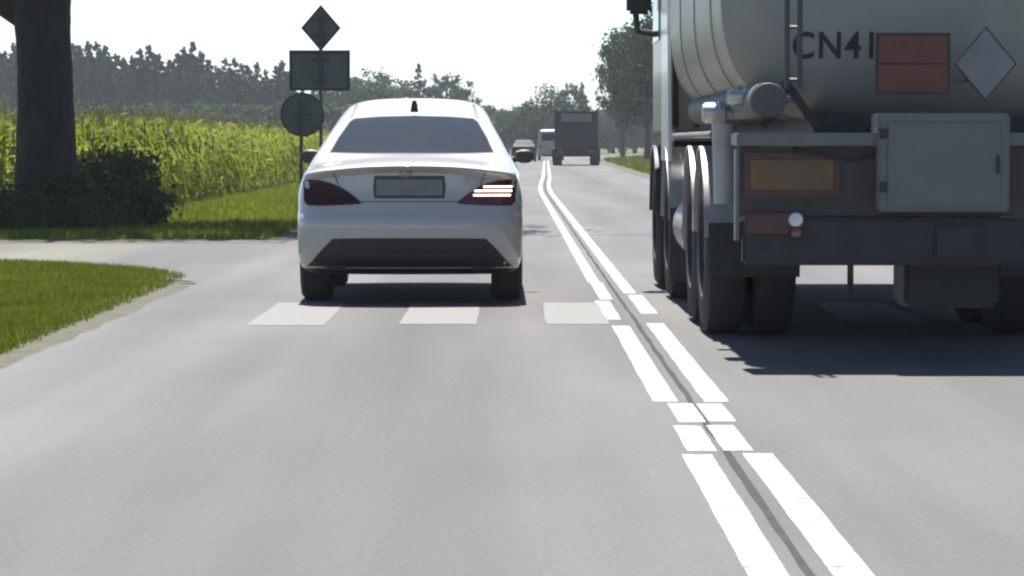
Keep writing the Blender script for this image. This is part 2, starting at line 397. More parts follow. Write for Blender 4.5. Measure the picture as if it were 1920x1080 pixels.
rw = [(-.655, 1.035), (-.58, 1.032), (-.3, 1.026), (0, 1.024), (.3, 1.026), (.58, 1.032), (.655, 1.035), (.60, 1.14), (.525, 1.25), (.49, 1.272), (.3, 1.285), (0, 1.292), (-.3, 1.285), (-.49, 1.272), (-.525, 1.25), (-.60, 1.14)]
panel('rear_window_trim', bvh0, zp([(x * 1.02, 1.155 + (z - 1.155) * 1.05) for x, z in rw]), M_BLACK, car, off=0.003)
panel('rear_window', bvh0, zp(rw), M_GLASS, car, off=0.007)
lamp = [(-.835, .79), (-.842, .835), (-.80, .852), (-.70, .845), (-.60, .822), (-.52, .79), (-.45, .748), (-.40, .712), (-.375, .688), (-.40, .684), (-.55, .676), (-.70, .671), (-.80, .674), (-.83, .70)]
panel('tail_lamp', bvh0, zp(lamp), M_LAMP, car, off=0.006, thick=0.004)
lr = panel('tail_lamp', bvh0, zp(mir(lamp)), M_LAMP2, car, off=0.006, thick=0.004); lr['label'] = 'lit right tail lamp with pale strips'
for k, (za, xa, xb) in enumerate(((.800, .58, .80), (.772, .51, .80), (.742, .50, .79))):
    panel('light_strip', bvh0, zp([(xa, za - .0055), (xb, za - .0055), (xb, za + .0055), (xa, za + .0055)]), M_LIT, lr, off=0.013)
dif = [(-.60, .448), (-.3, .452), (0, .453), (.3, .452), (.60, .448), (.68, .38), (.775, .285), (.835, .24), (.80, .207), (.5, .203), (0, .202), (-.5, .203), (-.80, .207), (-.835, .24), (-.775, .285), (-.68, .38)]  # black insert, lower corners widened to paint in the shade by the wheels
panel('diffuser', bvh0, zp(dif), mat('dark_bumper_plastic', (0.014, 0.014, 0.017), 0.5), car, off=0.006, thick=0.004)
panel('diffuser_rib', bvh0, zp([(-.52, .33), (.52, .33), (.50, .35), (-.50, .35)]), mat('dark_grey_trim', (0.025, 0.025, 0.028), 0.4), car, off=0.016, thick=0.01)
for s_ in (-1, 1):
    q = [(s_ * .50, .235), (s_ * .66, .238), (s_ * .66, .268), (s_ * .50, .265)]
    panel('exhaust_tip', bvh0, zp(q if s_ > 0 else q[::-1]), mat('dull_steel', (0.25, 0.25, 0.26), 0.35, 0.9), car, off=0.014, thick=0.008)
pr = panel('plate_recess', bvh0, zp([(-.275, .722), (.275, .722), (.285, .80), (.275, .877), (-.275, .877), (-.285, .80)]), mat('dark_trim', (0.06, 0.063, 0.07), 0.4), car, off=0.004)  # dark grey frame panel behind the number plate
yp = 0.085
MB().box(-.26, .26, yp, yp + .012, .742 * S, .852 * S).build('number_plate', mat('plate_face', (0.18, 0.187, 0.2), 0.45), car, bevel=0.003)
for s_ in (-1, 1):    # boot lid shut lines and bumper joint
    q = [(s_ * .50, .70), (s_ * .507, .70), (s_ * .60, .90), (s_ * .593, .90)]
    panel('shut_line', bvh0, zp(q if s_ > 0 else q[::-1]), M_BLACK, car, off=0.002)
panel('bumper_joint', bvh0, zp([(-.50, .697), (.50, .697), (.50, .703), (-.50, .703)]), M_BLACK, car, off=0.002)
eb = MB().lathe([(-.006, .040), (-.012, .044), (-.006, .05), (0, .046)], (0, 0, 0), 'y', 28, True)
for k in range(3):
    t = math.pi / 2 + k * 2 * math.pi / 3; eb.tube([(0, -.006, 0), (.043 * math.cos(t), -.006, .043 * math.sin(t))], [.007, .003], 5)
e_ = eb.build('badge', M_CHROME, car, sm=True); e_.location = (-0.03, 0.075, .905 * S)
ant = MB().add([(-.038, 1.76, 1.31 * S), (.038, 1.76, 1.31 * S), (.03, 2.0, 1.38 * S), (-.03, 2.0, 1.38 * S), (-.016, 1.80, 1.32 * S + .10), (.016, 1.80, 1.32 * S + .10), (0, 1.98, 1.375 * S + .02)],
    [(0, 1, 5, 4), (1, 2, 6, 5), (2, 3, 6), (3, 0, 4, 6), (4, 5, 6), (3, 2, 1, 0)]).build('antenna_fin', M_BLACK, car, sm=True)
for s_ in (-1, 1):
    sw = [(1.35, 1.055), (1.9, 1.055), (2.4, 1.05), (3.0, 1.04), (2.72, 1.18), (2.45, 1.285), (2.1, 1.30), (1.75, 1.265), (1.5, 1.18)]
    panel('side_window', bvh0, zp(sw), M_GLASS, car, axis='x', sgn=s_, off=0.005, res=0.12)
    panel('roof_joint', bvh0, zp([(s_ * .51, 1.275), (s_ * .54, 1.275), (s_ * .50, 1.38), (s_ * .475, 1.38)][::s_]), M_BLACK, car, off=0.003, res=0.03)
    mb = MB()
    prof = [(0, .0), (.02, .045), (.07, .06), (.13, .06), (.165, .035), (.175, .001)]
    vs_ = []
    for (a, r) in prof:
        for k in range(14):
            t = 2 * math.pi * k / 14; vs_.append((s_ * (.83 + a), 2.86 + .75 * r * math.cos(t), 1.0 * S + r * math.sin(t)))
    mb.add(vs_, [(i * 14 + k, i * 14 + (k + 1) % 14, (i + 1) * 14 + (k + 1) % 14, (i + 1) * 14 + k) for i in range(5) for k in range(14)])
    mo = mb.build('door_mirror', M_BLACK, car, sm=True)
    MB().tube([(s_ * .76, 2.9, .965 * S), (s_ * .86, 2.87, .98 * S)], [.03, .025], 8).build('mirror_arm', M_BLACK, mo)
    MB().box(*sorted((s_ * .86, s_ * .985)), 2.80, 2.813, 1.0 * S - .04, 1.0 * S + .04).build('mirror_glass', M_GLASS, mo, bevel=.005)
    for y in (0.98, 3.68): wheel(car, s_ * .765, y, WR, .25, s_, M_RIM)
    hl = [(s_ * .50, .70), (s_ * .80, .74), (s_ * .82, .80), (s_ * .60, .78)]
    panel('headlamp', bvh0, zp(hl if s_ < 0 else hl[::-1]), mat('clear_lens', (0.6, 0.62, 0.65), 0.1, coat=.5), car, sgn=-1, off=0.006)
wsn = [(-.60, 1.03), (.60, 1.03), (.50, 1.27), (-.50, 1.27)]
panel('windscreen', bvh0, zp(wsn), M_GLASS, car, sgn=-1, off=0.006)
MB().box(-.6, .6, .5, 4.0, .25, .27).build('underbody', M_BLACK, car)
car.scale = (1, CY, 1)
for ch in car.children:
    if ch.name.startswith('wheel'): ch.scale = (1, 1 / CY, 1)

# ---- far vehicles
M_FGLASS = mat('dull_glass', (0.02, 0.024, 0.03), 0.6, spec=.08)
def small_car(name, loc, rz, lv, paint, label, cat, wr, wy, win_rear, win_front, side, lampc, halfx):
    t = tag(empty(name, loc, rz), label, cat)
    bo = body_shell(lv, 2).build('body', paint, t, sm=True); bv = bvh_of(bo)
    cut_arches(bo, ((wy[0], wr), (wy[1], wr)), wr + .05, halfx - .28)
    panel('windscreen', bv, zp(win_front), M_FGLASS, t, sgn=-1, off=.008, res=.15)
    panel('rear_window', bv, zp(win_rear), M_FGLASS, t, off=.008, res=.15)
    for s_ in (-1, 1):
        panel('side_window', bv, zp(side), M_FGLASS, t, axis='x', sgn=s_, off=.006, res=.2)
        z0 = lampc
        for sg, m_, nm in ((1, M_LAMP2, 'tail_lamp'), (-1, mat('clear_lens', (.6, .62, .65), .1, coat=.5), 'headlamp')):
            q = [(s_ * (halfx - .30), z0 - .05), (s_ * (halfx - .08), z0 - .04), (s_ * (halfx - .08), z0 + .07), (s_ * (halfx - .30), z0 + .05)]
            panel(nm, bv, zp(q), m_, t, sgn=sg, off=.01, res=.1)
        for y in wy: wheel(t, s_ * (halfx - .11), y, wr, .2, s_, M_RIM)
    panel('number_plate', bv, zp([(-.26, .45), (.26, .45), (.26, .54), (-.26, .54)]), mat('plate_face', (.42, .43, .45), .45), t, off=.012)
    panel('number_plate', bv, zp([(-.26, .40), (.26, .40), (.26, .49), (-.26, .49)]), mat('plate_face', (.42, .43, .45), .45), t, sgn=-1, off=.012)
    panel('lower_bumper', bv, zp([(-.6, .22), (.6, .22), (.55, .36), (-.55, .36)]), M_BLACK, t, off=.01, res=.15)
    panel('lower_grille', bv, zp([(-.6, .24), (.6, .24), (.5, .36), (-.5, .36)]), M_BLACK, t, sgn=-1, off=.01, res=.15)
    return t
lv2 = [(.18, .2, 4.0, .74, .1, .2, .2, .25), (.26, .05, 4.15, .85, .1, .2, .2, .25), (.45, 0, 4.2, .87, .1, .2, .2, .25), (.65, .05, 4.15, .87, .1, .2, .2, .25), (.82, .1, 3.9, .86, .1, .25, .2, .25), (.92, .2, 3.2, .83, .1, .2, .2, .25),
 (.96, .28, 3.05, .80, .1, .15, .2, .2), (1.05, .45, 2.85, .74, .1, .15, .2, .2), (1.18, .65, 2.55, .65, .1, .12, .18, .2), (1.25, .85, 2.35, .58, .08, .1, .18, .2), (1.285, 1.1, 2.1, .45, .05, .05, .15, .2), (1.295, 1.3, 1.9, .2, .02, .02, .1, .1)]
M_DARKP = mat('black_car_paint', (0.008, 0.009, 0.01), 0.6, spec=.2)
small_car('hatchback_car', (0.82, 222, 0), 0, [(z, yr - 2.1, yf - 2.1, *r) for (z, yr, yf, *r) in lv2], M_DARKP,
    'small dark car far off in the left lane, just past the white saloon', 'car', .35, (-1.4, 1.25),
    [(-.6, .98), (.6, .98), (.5, 1.2), (-.5, 1.2)], [(-.62, .98), (.62, .98), (.52, 1.2), (-.52, 1.2)], [(-1.3, 1.0), (.6, 1.0), (.2, 1.17), (-1.1, 1.17)], .72, .87)
lv3 = [(.25, .1, 4.5, .86, .04, .15, .1, .2), (.35, .02, 4.75, .93, .04, .2, .1, .25), (.6, 0, 4.85, .95, .04, .22, .1, .25), (.9, 0, 4.75, .95, .04, .25, .1, .25), (1.05, .01, 4.5, .95, .04, .25, .1, .25), (1.15, .02, 4.1, .945, .04, .22, .1, .2),
 (1.4, .04, 3.75, .92, .04, .2, .1, .2), (1.7, .07, 3.35, .88, .04, .16, .1, .18), (1.85, .12, 3.05, .83, .04, .12, .12, .18), (1.94, .3, 2.75, .7, .04, .08, .15, .15), (1.97, .7, 2.2, .4, .02, .03, .12, .12)]
small_car('delivery_van', (2.85, 236, 0), 0, [(z, yr - 2.4, yf - 2.4, *r) for (z, yr, yf, *r) in lv3], mat('pale_van_paint', (.22, .23, .24), .35, coat=.5),
    'pale van far off, half hidden by the dark tipper truck', 'van', .37, (-1.5, 1.5),
    [(-.7, 1.25), (.7, 1.25), (.65, 1.7), (-.65, 1.7)], [(-.8, 1.12), (.8, 1.12), (.72, 1.66), (-.72, 1.66)], [(.1, 1.2), (1.35, 1.2), (.95, 1.62), (.1, 1.62)], .85, .95)

# far tipper truck
TY = 180.0
tp = tag(empty('tipper_truck', ((PX(1043, TY) + PX(1118, TY)) / 2, TY, 0), R(-0.6)), 'dark maroon tipper truck far ahead in the right lane', 'truck')
M_MAR = mat('maroon_paint', (0.018, 0.010, 0.013), 0.6, var=.2, scale=2)
M_DGREY = mat('dark_chassis_paint', (0.02, 0.02, 0.024), 0.6, var=.2)
hw = 1.13
b = MB().box(-hw, hw, .1, 6.4, .95, 2.96)
for k in range(7): b.box(-hw - .06, hw + .06, .5 + k * .9, .6 + k * .9, .93, 2.9)
b.box(-hw - .08, hw + .08, .05, 6.45, 2.9, 3.04); b.build('tipper_body', M_MAR, tp)
b = MB().box(-hw + .03, hw - .03, 0, .1, .98, 2.36)
for x in (-hw + .06, -.4, .34, hw - .12): b.box(x, x + .08, -.05, .02, .98, 2.36)
b.box(-hw + .03, hw - .03, -.05, .02, 1.55, 1.66); b.build('tailgate', M_MAR, tp)
MB().box(-.86, .86, -.03, .12, 2.45, 2.92).build('tail_board', mat('grey_board', (.13, .13, .13), .6), tp)
for s_ in (-1, 1):
    MB().box(*sorted((s_ * (hw - .02), s_ * (hw + .1))), -.04, .12, .95, 3.15).build('corner_post', M_DGREY, tp)
    MB().box(*sorted((s_ * .62, s_ * 1.05)), -.05, .02, .72, .86).build('tail_lamp', M_LAMP2, tp)
    for y in (1.3, 2.65, 5.9): wheel(tp, s_ * 1.06, y, .52, .52 if y < 5 else .3, s_, M_STEEL, 8)
    MB().box(*sorted((s_ * .85, s_ * 1.36)), .62, .66, .2, .95).build('mudflap', M_BLACK, tp)
MB().box(-.5, -.35, .2, 7.9, .75, .98).box(.35, .5, .2, 7.9, .75, .98).box(-1.1, 1.1, 0, .12, .5, .7).build('chassis', M_DGREY, tp)
b = MB().box(-1.2, 1.2, 6.6, 8.3, .55, 3.0); cb = b.build('cab', M_MAR, tp, bevel=.08)
MB().box(-1.0, 1.0, 6.585, 6.62, 2.0, 2.6).build('cab_window', M_GLASS, cb)
tp.scale = (1, 1, 1)

# ---- the tanker truck on the right lane (world coordinates, heights scaled like the rest)
TX = 2.51
tk = tag(empty('tanker_truck', (TX, 18, 0)), 'grey tanker truck seen from behind with orange plate and diamond placard', 'truck')
def bx(x0, x1, y0, y1, z0, z1, b=None):        # photo-plane x, world y, unscaled z
    b = b or MB(); return b.box(x0 - TX, x1 - TX, y0 - 18, y1 - 18, z0 * S, z1 * S)
M_TANK = mat('tank_shell', (0.25, 0.238, 0.22), 0.38, 0.75, var=.1, scale=1.2, bump=.05, bscale=3)
M_TEND = mat('tank_end', (0.285, 0.268, 0.242), 0.5, 0.05, var=.12, scale=2.5)
M_CAB = mat('cab_paint', (0.25, 0.24, 0.225), 0.35, coat=.3, var=.06)
M_LGREY = mat('light_grey_paint', (0.13, 0.13, 0.135), 0.5, var=.12, scale=4)
M_FEND = mat('steel_fender', (0.36, 0.36, 0.355), 0.45, 0.6, var=.1)
A, B, ZC = 1.25, .84, 2.02
def ell(k, n, a, b_): t = 2 * math.pi * k / n; c_, s_ = math.cos(t), math.sin(t); return (a * math.copysign(abs(c_) ** .6, c_), b_ * math.copysign(abs(s_) ** .6, s_))
def tankring(y, f, n=64): return [(ell(k, n, A * f, B * f)[0], y - 18, (ZC + ell(k, n, A * f, B * f)[1]) * S) for k in range(n)]
n = 64
ys = [(19.28, 1), (20.4, 1), (22.2, 1), (24.0, 1), (25.5, 1), (25.62, .97), (25.7, .8), (25.74, .4), (25.75, .02)]
b = MB(); b.add([p for y, f in ys for p in tankring(y, f)], [(i * n + k, i * n + (k + 1) % n, (i + 1) * n + (k + 1) % n, (i + 1) * n + k) for i in range(len(ys) - 1) for k in range(n)])
tank = b.build('tank', M_TANK, tk, sm=True)
ye = [(y + .5, f) for y, f in ((18.80, 1.008), (18.76, 1.012), (18.72, 1.008), (18.70, .985), (18.64, .95), (18.57, .90), (18.51, .80), (18.47, .65), (18.44, .45), (18.425, .2), (18.42, .01))]
b = MB(); b.add([p for y, f in ye for p in tankring(y, f)], [(i * n + k, i * n + (k + 1) % n, (i + 1) * n + (k + 1) % n, (i + 1) * n + k) for i in range(len(ye) - 1) for k in range(n)])
tend = b.build('tank_end', M_TEND, tk, sm=True); bvt = bvh_of(tend)
for y in (20.4, 22.2, 24.0):
    b = MB(); ring = [(y - .04, 1.0), (y - .035, 1.008), (y + .035, 1.008), (y + .04, 1.0)]
    b.add([p for yy, f in ring for p in tankring(yy, f)], [(i * n + k, i * n + (k + 1) % n, (i + 1) * n + (k + 1) % n, (i + 1) * n + k) for i in range(3) for k in range(n)])
    b.build('tank_band', M_TANK, tk, sm=True)
# lettering on the tank end
cu = bpy.data.curves.new('lettering', 'FONT'); cu.body = 'CN41'; cu.size = 1; cu.space_character = 1.12; cu.offset = 0.018
to = bpy.data.objects.new('lettering', cu); C.objects.link(to)
me = bpy.data.meshes.new_from_object(to.evaluated_get(bpy.context.evaluated_depsgraph_get())); bpy.data.objects.remove(to)
bm = bmesh.new(); bm.from_mesh(me)
x0 = min(v.co.x for v in bm.verts); x1 = max(v.co.x for v in bm.verts); y0 = min(v.co.y for v in bm.verts); y1 = max(v.co.y for v in bm.verts)
LX0, LX1, LZ0, LZ1 = PX(1482, 19.1) - TX, PX(1631, 19.1) - TX, PZ(111, 19.0), PZ(60, 19.0)
for v in bm.verts: v.co = ((v.co.x - x0) / (x1 - x0) * (LX1 - LX0) + LX0, 0, (v.co.y - y0) / (y1 - y0) * (LZ1 - LZ0) + LZ0)
panel('lettering', bvt, None, mat('black_letters', (0.012, 0.012, 0.02), .5), tk, off=.006, res=.05, bm_in=bm)
# plates
yb = 18.26
MB().box(PX(1640, yb) - TX, PX(1780, yb) - TX, yb - 18, yb + .012 - 18, PZ(178, yb), PZ(62, yb)).build('plate_holder', mat('dark_holder', (.035, .035, .038), .6), tk, bevel=.003)
b = MB(); zA, zB = PZ(172, yb), PZ(68, yb); zm = (zA + zB) / 2; M_OR = mat('orange_reflective', (0.13, 0.034, 0.022), .5, var=.2, scale=8)
for a, c in ((zA, zm - .006), (zm + .006, zB)): b.box(PX(1646, yb) - TX, PX(1774, yb) - TX, yb - .008 - 18, yb - 18, a, c)
b.build('orange_plate', M_OR, tk)
b = MB(); cx, cz, hx, hz = PX(1846, yb) - TX, PZ(120, yb), .167, .2
def diamond(b, cx, cz, hx, hz, y0, y1): return b.add([(cx - hx, y0, cz), (cx, y0, cz - hz), (cx + hx, y0, cz), (cx, y0, cz + hz), (cx - hx, y1, cz), (cx, y1, cz - hz), (cx + hx, y1, cz), (cx, y1, cz + hz)],
    [(0, 1, 2, 3), (7, 6, 5, 4), (0, 4, 5, 1), (1, 5, 6, 2), (2, 6, 7, 3), (3, 7, 4, 0)])
dp = diamond(MB(), cx, cz, hx + .012, hz + .014, yb - 18, yb - 17.99).build('placard_holder', mat('dark_holder', (.035, .035, .038), .6), tk)
diamond(MB(), cx, cz, hx, hz, yb - .006 - 18, yb - 18.001).build('diamond_placard', mat('placard_face', (.17, .17, .185), .5), tk)
for px in (1690, 1752): MB().box(PX(px, 18.3) - TX, PX(px + 8, 18.3) - TX, .274, 1.0, PZ(130, 18.3), PZ(120, 18.3)).build('plate_bracket', M_DGREY, tk)
for dz in (-.08, .08): MB().box(cx - .01, cx + .01, .272, 1.0, cz + dz - .01, cz + dz + .01).build('plate_bracket', M_DGREY, tk)
# pipes/ladder rails on the left of the tank end
for px in (1474, 1498):
    x = PX(px, 18.35) - TX
    MB().tube([(x, .34, PZ(168, 18.35)), (x, .34, PZ(-60, 18.35)), (x, .40, PZ(-170, 18.35))], .016, 8).build('ladder_rail', mat('dark_pipe', (.07, .07, .075), .5, .4), tk)
for k in range(4):
    z = PZ(150, 18.35) + k * .3
    MB().tube([(PX(1474, 18.35) - TX, .34, z), (PX(1498, 18.35) - TX, .34, z)], .012, 6).build('ladder_rung', mat('dark_pipe', (.07, .07, .075), .5, .4), tk)
for xa, za, xb, zb_ in ((1478, 160, 1430, 238), (1470, 150, 1535, 240), (1640, 215, 1612, 245)):
    MB().tube([(PX(xa, 18.45) - TX, .5, PZ(za, 18.45)), (PX(xb, 18.45) - TX, .5, PZ(zb_, 18.45))], .035, 4).build('tank_strut', M_DGREY, tk)
# hose tube under the tank's flank
MB().tube([(PX(1438, 18.4) - TX, .32, PZ(188, 18.4)), (PX(1438, 18.4) - TX, 6.8, PZ(188, 18.4))], .105, 20).build('hose_tube', mat('dull_tube', (.07, .07, .07), .55), tk, sm=True)
MB().lathe([(-.02, .001), (-.02, .095), (0, .1), (0.01, .1)], (PX(1438, 18.4) - TX, .32, PZ(188, 18.4)), 'y', 24).build('tube_cap', mat('cap_grey', (.06, .06, .06), .5), tk, sm=True)
# cabinet
cbx = bx(PX(1645, 17.95), PX(1893, 17.95), 17.95, 18.32, .765, 1.245).build('valve_cabinet', mat('cabinet_paint', (.125, .125, .132), .4, var=.05), tk, bevel=.012)
bx(PX(1664, 17.93), PX(1876, 17.93), 17.935, 17.955, .79, 1.20).build('cabinet_door', mat('cabinet_paint', (.125, .125, .132), .4), cbx, bevel=.006)
bx(PX(1868, 17.93), PX(1873, 17.93), 17.915, 17.94, .95, 1.04).build('handle', M_BLACK, cbx)
for zz in (.86, 1.12): bx(PX(1650, 17.93), PX(1662, 17.93), 17.925, 17.95, zz, zz + .05).build('hinge', M_DGREY, cbx)
for xx in (1.42, 1.95, 2.5, 3.05, 3.58): MB().lathe([(-.012, .001), (-.012, .016), (0, .018)], (xx - TX, .02, .6 * S), 'y', 8).build('bolt', M_DGREY, tk)
MB().box(-.13, .13, -.02, .05, .62, .80).build('tow_bracket', M_DGREY, tk, bevel=.01)
MB().tube([(-.95, .1, 1.3), (-.9, .03, 1.22), (-.6, .02, 1.17), (-.47, .05, 1.2)], .012, 6).build('cable', M_BLACK, tk, sm=True)
# rear frame
ld = bx(1.265, 3.755, 18.0, 18.5, 1.085, 1.15).build('rear_ledge', M_LGREY, tk, bevel=.008)
bx(1.28, 3.74, 18.07, 18.2, .74, 1.083).build('rear_panel', mat('brown_grey_panel', (.045, .036, .035), .6, var=.25, scale=3), tk)
bx(1.30, 3.72, 18.02, 18.16, .50, .735).build('underrun_bumper', M_DGREY, tk, bevel=.02)
for s_ in (-1, 1):
    def sx(x): return TX + s_ * (TX - x)        # mirror helper
    a, c = sorted((sx(1.31), sx(1.845)) if s_ > 0 else (1.31, 1.845))
    for sgn2 in (1,):
        pl = bx(a, c, 18.05, 18.07, .835, 1.05).build('marking_plate', mat('red_border', (.075, .03, .022), .5, var=.2), tk)
        bx(a + .035, c - .035, 18.043, 18.052, .87, 1.015).build('yellow_field', mat('yellow_reflective', (.125, .072, .026), .5, var=.15, scale=9), pl)
    a, c = sorted((sx(1.31), sx(1.64)) if s_ > 0 else (1.31, 1.64))
    tl = bx(a, c, 17.99, 18.03, .655, .755).build('tail_lamp', mat('dusty_red_lens', (0.055, 0.012, 0.016), .3), tk, bevel=.01)
    xx = (c if s_ < 0 else a) + (-.045 if s_ < 0 else .045) - TX
    MB().lathe([(-.02, .001), (-.022, .035), (-.012, .042), (0, .042)], (xx, -.012, .725 * S), 'y', 18).build('reverse_lamp', mat('clear_lens', (.6, .62, .65), .1, coat=.5), tl, sm=True)
    MB().lathe([(-.02, .001), (-.022, .03), (-.012, .036), (0, .036)], (xx, -.012, .665 * S), 'y', 18).build('fog_lamp', M_LAMP2, tl, sm=True)
    # side marker bars at the corner
    a, c = sorted((sx(1.262), sx(1.282)) if s_ > 0 else (1.262, 1.282))
    bx(a, c, 18.06, 18.22, .62, 1.07).build('corner_trim', M_LGREY, tk)
    # chassis rail
    a, c = sorted((sx(2.05), sx(2.15)) if s_ > 0 else (2.05, 2.15))
    bx(a, c, 18.2, 29.0, .78, 1.06).build('chassis_rail', M_DGREY, tk)
    # wheels
    xo = -s_ if False else s_
    for y in (21.35, 22.75):
        for off_ in (.14, .46): wheel(tk, s_ * (A - off_), y - 18, .565, .27, s_, M_STEEL, 8, .58)
    for y in (26.15, 28.35): wheel(tk, s_ * (A - .17), y - 18, .565, .33, s_, M_STEEL, 8, .58)
    # curved fenders
    for y, ra, m_ in ((21.35, .66, M_FEND), (22.75, .66, M_FEND), (26.15, .65, M_FEND), (28.35, .66, M_DGREY)):
        b = MB(); vs_ = []
        for k in range(15):
            t = R(8 + 164 * k / 14)
            for xx in ((A + .015), (A - .60) if y < 25 else (A - .36)):
                for dr in (0, .02): vs_.append((s_ * xx, y - 18 - (ra + dr) * math.cos(t), .565 + (ra + dr) * math.sin(t)))
        fs = []
        for k in range(14):
            o = 4 * k; fs += [(o, o + 4, o + 6, o + 2), (o + 1, o + 3, o + 7, o + 5), (o, o + 1, o + 5, o + 4), (o + 2, o + 6, o + 7, o + 3)]
        fs += [(0, 2, 3, 1), (56, 57, 59, 58)]
        b.add(vs_, fs); b.build('fender', m_, tk, sm=True)
    a, c = sorted((s_ * (A - .01), s_ * (A - .60)))
    MB().box(a, c, 21.35 - 18 - .69, 21.35 - 18 - .675, .40, .75).build('mudflap', M_BLACK, tk)
    MB().box(*sorted((s_ * (A + .0), s_ * (A - .36))), 26.15 - 18 - .68, 26.15 - 18 - .668, .16, .75).build('mudflap', M_BLACK, tk)
    # side: steel air tank, toolbox, side guard
    MB().tube([(s_ * (A - .27), 6.0, .62), (s_ * (A - .27), 7.3, .62)], .26, 24).build('air_tank', M_FEND, tk, sm=True)
    MB().box(*sorted((s_ * (A - .02), s_ * (A - .5))), 5.5, 5.9, .45, 1.1).build('toolbox', M_BLACK, tk, bevel=.02)
    MB().tube([(s_ * (A - .03), 2.6, 1.32), (s_ * (A - .03), 7.4, 1.32)], .022, 8).build('side_rail', M_LGREY, tk)
# discharge couplings, polished
for (px, py, y, r) in ((1352, 212, 20.2, .065), (1402, 182, 19.0, .05)):
    x, z = PX(px, y) - TX, PZ(py, y)
    MB().lathe([(-.12, .001), (-.12, r * .8), (-.10, r), (-.03, r), (-.02, r * 1.25), (.02, r * 1.25), (.03, r * .7), (.3, r * .7)], (x, y - 18, z), 'x', 24).build('coupling', M_CHROME, tk, sm=True)
MB().tube([(PX(1360, 19.2) - TX, 1.2, .9), (PX(1356, 19.2) - TX, 1.2, 1.38)], .07, 20).build('filter_canister', mat('white_enamel', (.36, .36, .345), .4), tk, sm=True)
# subframe deck under tank, hanging gear under chassis
bx(1.75, 3.27, 18.6, 25.8, 1.02, 1.24).build('subframe', M_DGREY, tk)
bx(PX(1690, 18.6), PX(1868, 18.6), 18.45, 19.0, .27, .56).build('spare_carrier', M_BLACK, tk, bevel=.03)
MB().tube([(PX(1595, 20) - TX, 2.0, .8), (PX(1595, 20) - TX, 2.0, .30)], .02, 6).build('hanger', M_BLACK, tk)
for y in (21.35, 22.75, 26.15, 28.35):
    MB().tube([(-A + .4, y - 18, .56), (-.2, y - 18, .56), (-.12, y - 18, .58), (.12, y - 18, .58), (.2, y - 18, .56), (A - .4, y - 18, .56)], [.07, .07, .09, .09, .07, .07], 12).build('axle', M_DGREY, tk, sm=True)
MB().box(-.45, .45, 7.8, 10.8, .50, 1.15).build('engine', M_BLACK, tk, bevel=.05)
# cab
cab = MB().box(-1.24, 1.24, 26.75 - 18, 28.95 - 18, 1.28, 3.75).build('cab', M_CAB, tk, bevel=.09)
MB().box(-1.2, 1.2, 26.95 - 18, 28.98 - 18, .55, 1.282).build('cab_base', M_DGREY, tk, bevel=.05)
MB().box(-.95, .95, 28.94 - 18, 28.965 - 18, 2.1, 3.1).build('windscreen', M_GLASS, cab)
for s_ in (-1, 1):
    MB().box(*sorted((s_ * 1.235, s_ * 1.25)), 27.6 - 18, 28.7 - 18, 2.15, 3.0).build('side_window', M_GLASS, cab)
    MB().add([(s_ * 1.262, 7.55, 1.12), (s_ * 1.262, 8.78, 1.12), (s_ * 1.262, 8.78, 3.6), (s_ * 1.262, 8.05, 3.6), (s_ * 1.235, 7.55, 1.12), (s_ * 1.235, 8.78, 1.12), (s_ * 1.235, 8.78, 3.6), (s_ * 1.235, 8.05, 3.6)],
        [(0, 1, 2, 3), (7, 6, 5, 4), (0, 4, 5, 1), (1, 5, 6, 2), (2, 6, 7, 3), (3, 7, 4, 0)]).build('side_fairing', mat('fairing_white', (.72, .72, .70), .35, coat=.3), cab)
    for xx, wd in ((1.17, .05), (.98, .035)):
        MB().box(*sorted((s_ * xx, s_ * (xx - wd))), 26.72 - 18, 26.76 - 18, 1.4, 3.7).build('cab_stay', M_BLACK, cab)
    mr = MB().box(*sorted((s_ * 1.28, s_ * 1.50)), 28.25 - 18, 28.37 - 18, 2.40, 3.0).build('cab_mirror', M_BLACK, cab, bevel=.03)
    MB().tube([(s_ * 1.2, 28.4 - 18, 2.22), (s_ * 1.40, 28.33 - 18, 2.25), (s_ * 1.42, 28.32 - 18, 2.42)], .03, 8).build('mirror_arm', M_BLACK, mr)

# ------------------------------------------------------------------ signs, backs to the camera
M_SBACK = mat('sign_back', (0.085, 0.09, 0.094), 0.55, 0.3, var=.12, scale=3)
M_SRIM = mat('sign_rim', (0.018, 0.02, 0.022), 0.6)
M_POST = mat('galvanised_post', (0.05, 0.052, 0.056), 0.5, .5)
M_FACE = mat('sign_face', (.6, .55, .2), .5)
Y = 68.0; X = PX(602, Y)
sg = tag(empty('road_sign', (X, Y, 0)), 'diamond sign above a wide board on one post, seen from the back', 'road sign')
MB().tube([(0, .06, -.1), (0, .06, PZ(30, Y))], .035, 10).build('post', M_POST, sg, sm=True)
cz, hx, hz = PZ(53, Y), .42, .49
def ringdia(hx, hz, t, y0, y1):
    b = MB(); o = [(-hx, 0), (0, -hz), (hx, 0), (0, hz)]; i = [(x * (1 - t), z * (1 - t)) for x, z in o]
    b.add([(x, y0, z + cz) for x, z in o + i] + [(x, y1, z + cz) for x, z in o + i],
      [(k, (k + 1) % 4, 4 + (k + 1) % 4, 4 + k) for k in range(4)] + [(8 + k, 12 + k, 12 + (k + 1) % 4, 8 + (k + 1) % 4) for k in range(4)] +
      [(k, 8 + k, 8 + (k + 1) % 4, (k + 1) % 4) for k in range(4)] + [(4 + k, 4 + (k + 1) % 4, 12 + (k + 1) % 4, 12 + k) for k in range(4)]); return b
diamond(MB(), 0, cz, hx * .99, hz * .99, .115, .135).build('diamond_panel', M_SBACK, sg)
ringdia(hx, hz, .13, .09, .137).build('diamond_rim', M_SRIM, sg)
bx0, bx1, bz0, bz1 = PX(543, Y) - X, PX(656, Y) - X, PZ(170, Y), PZ(95, Y)
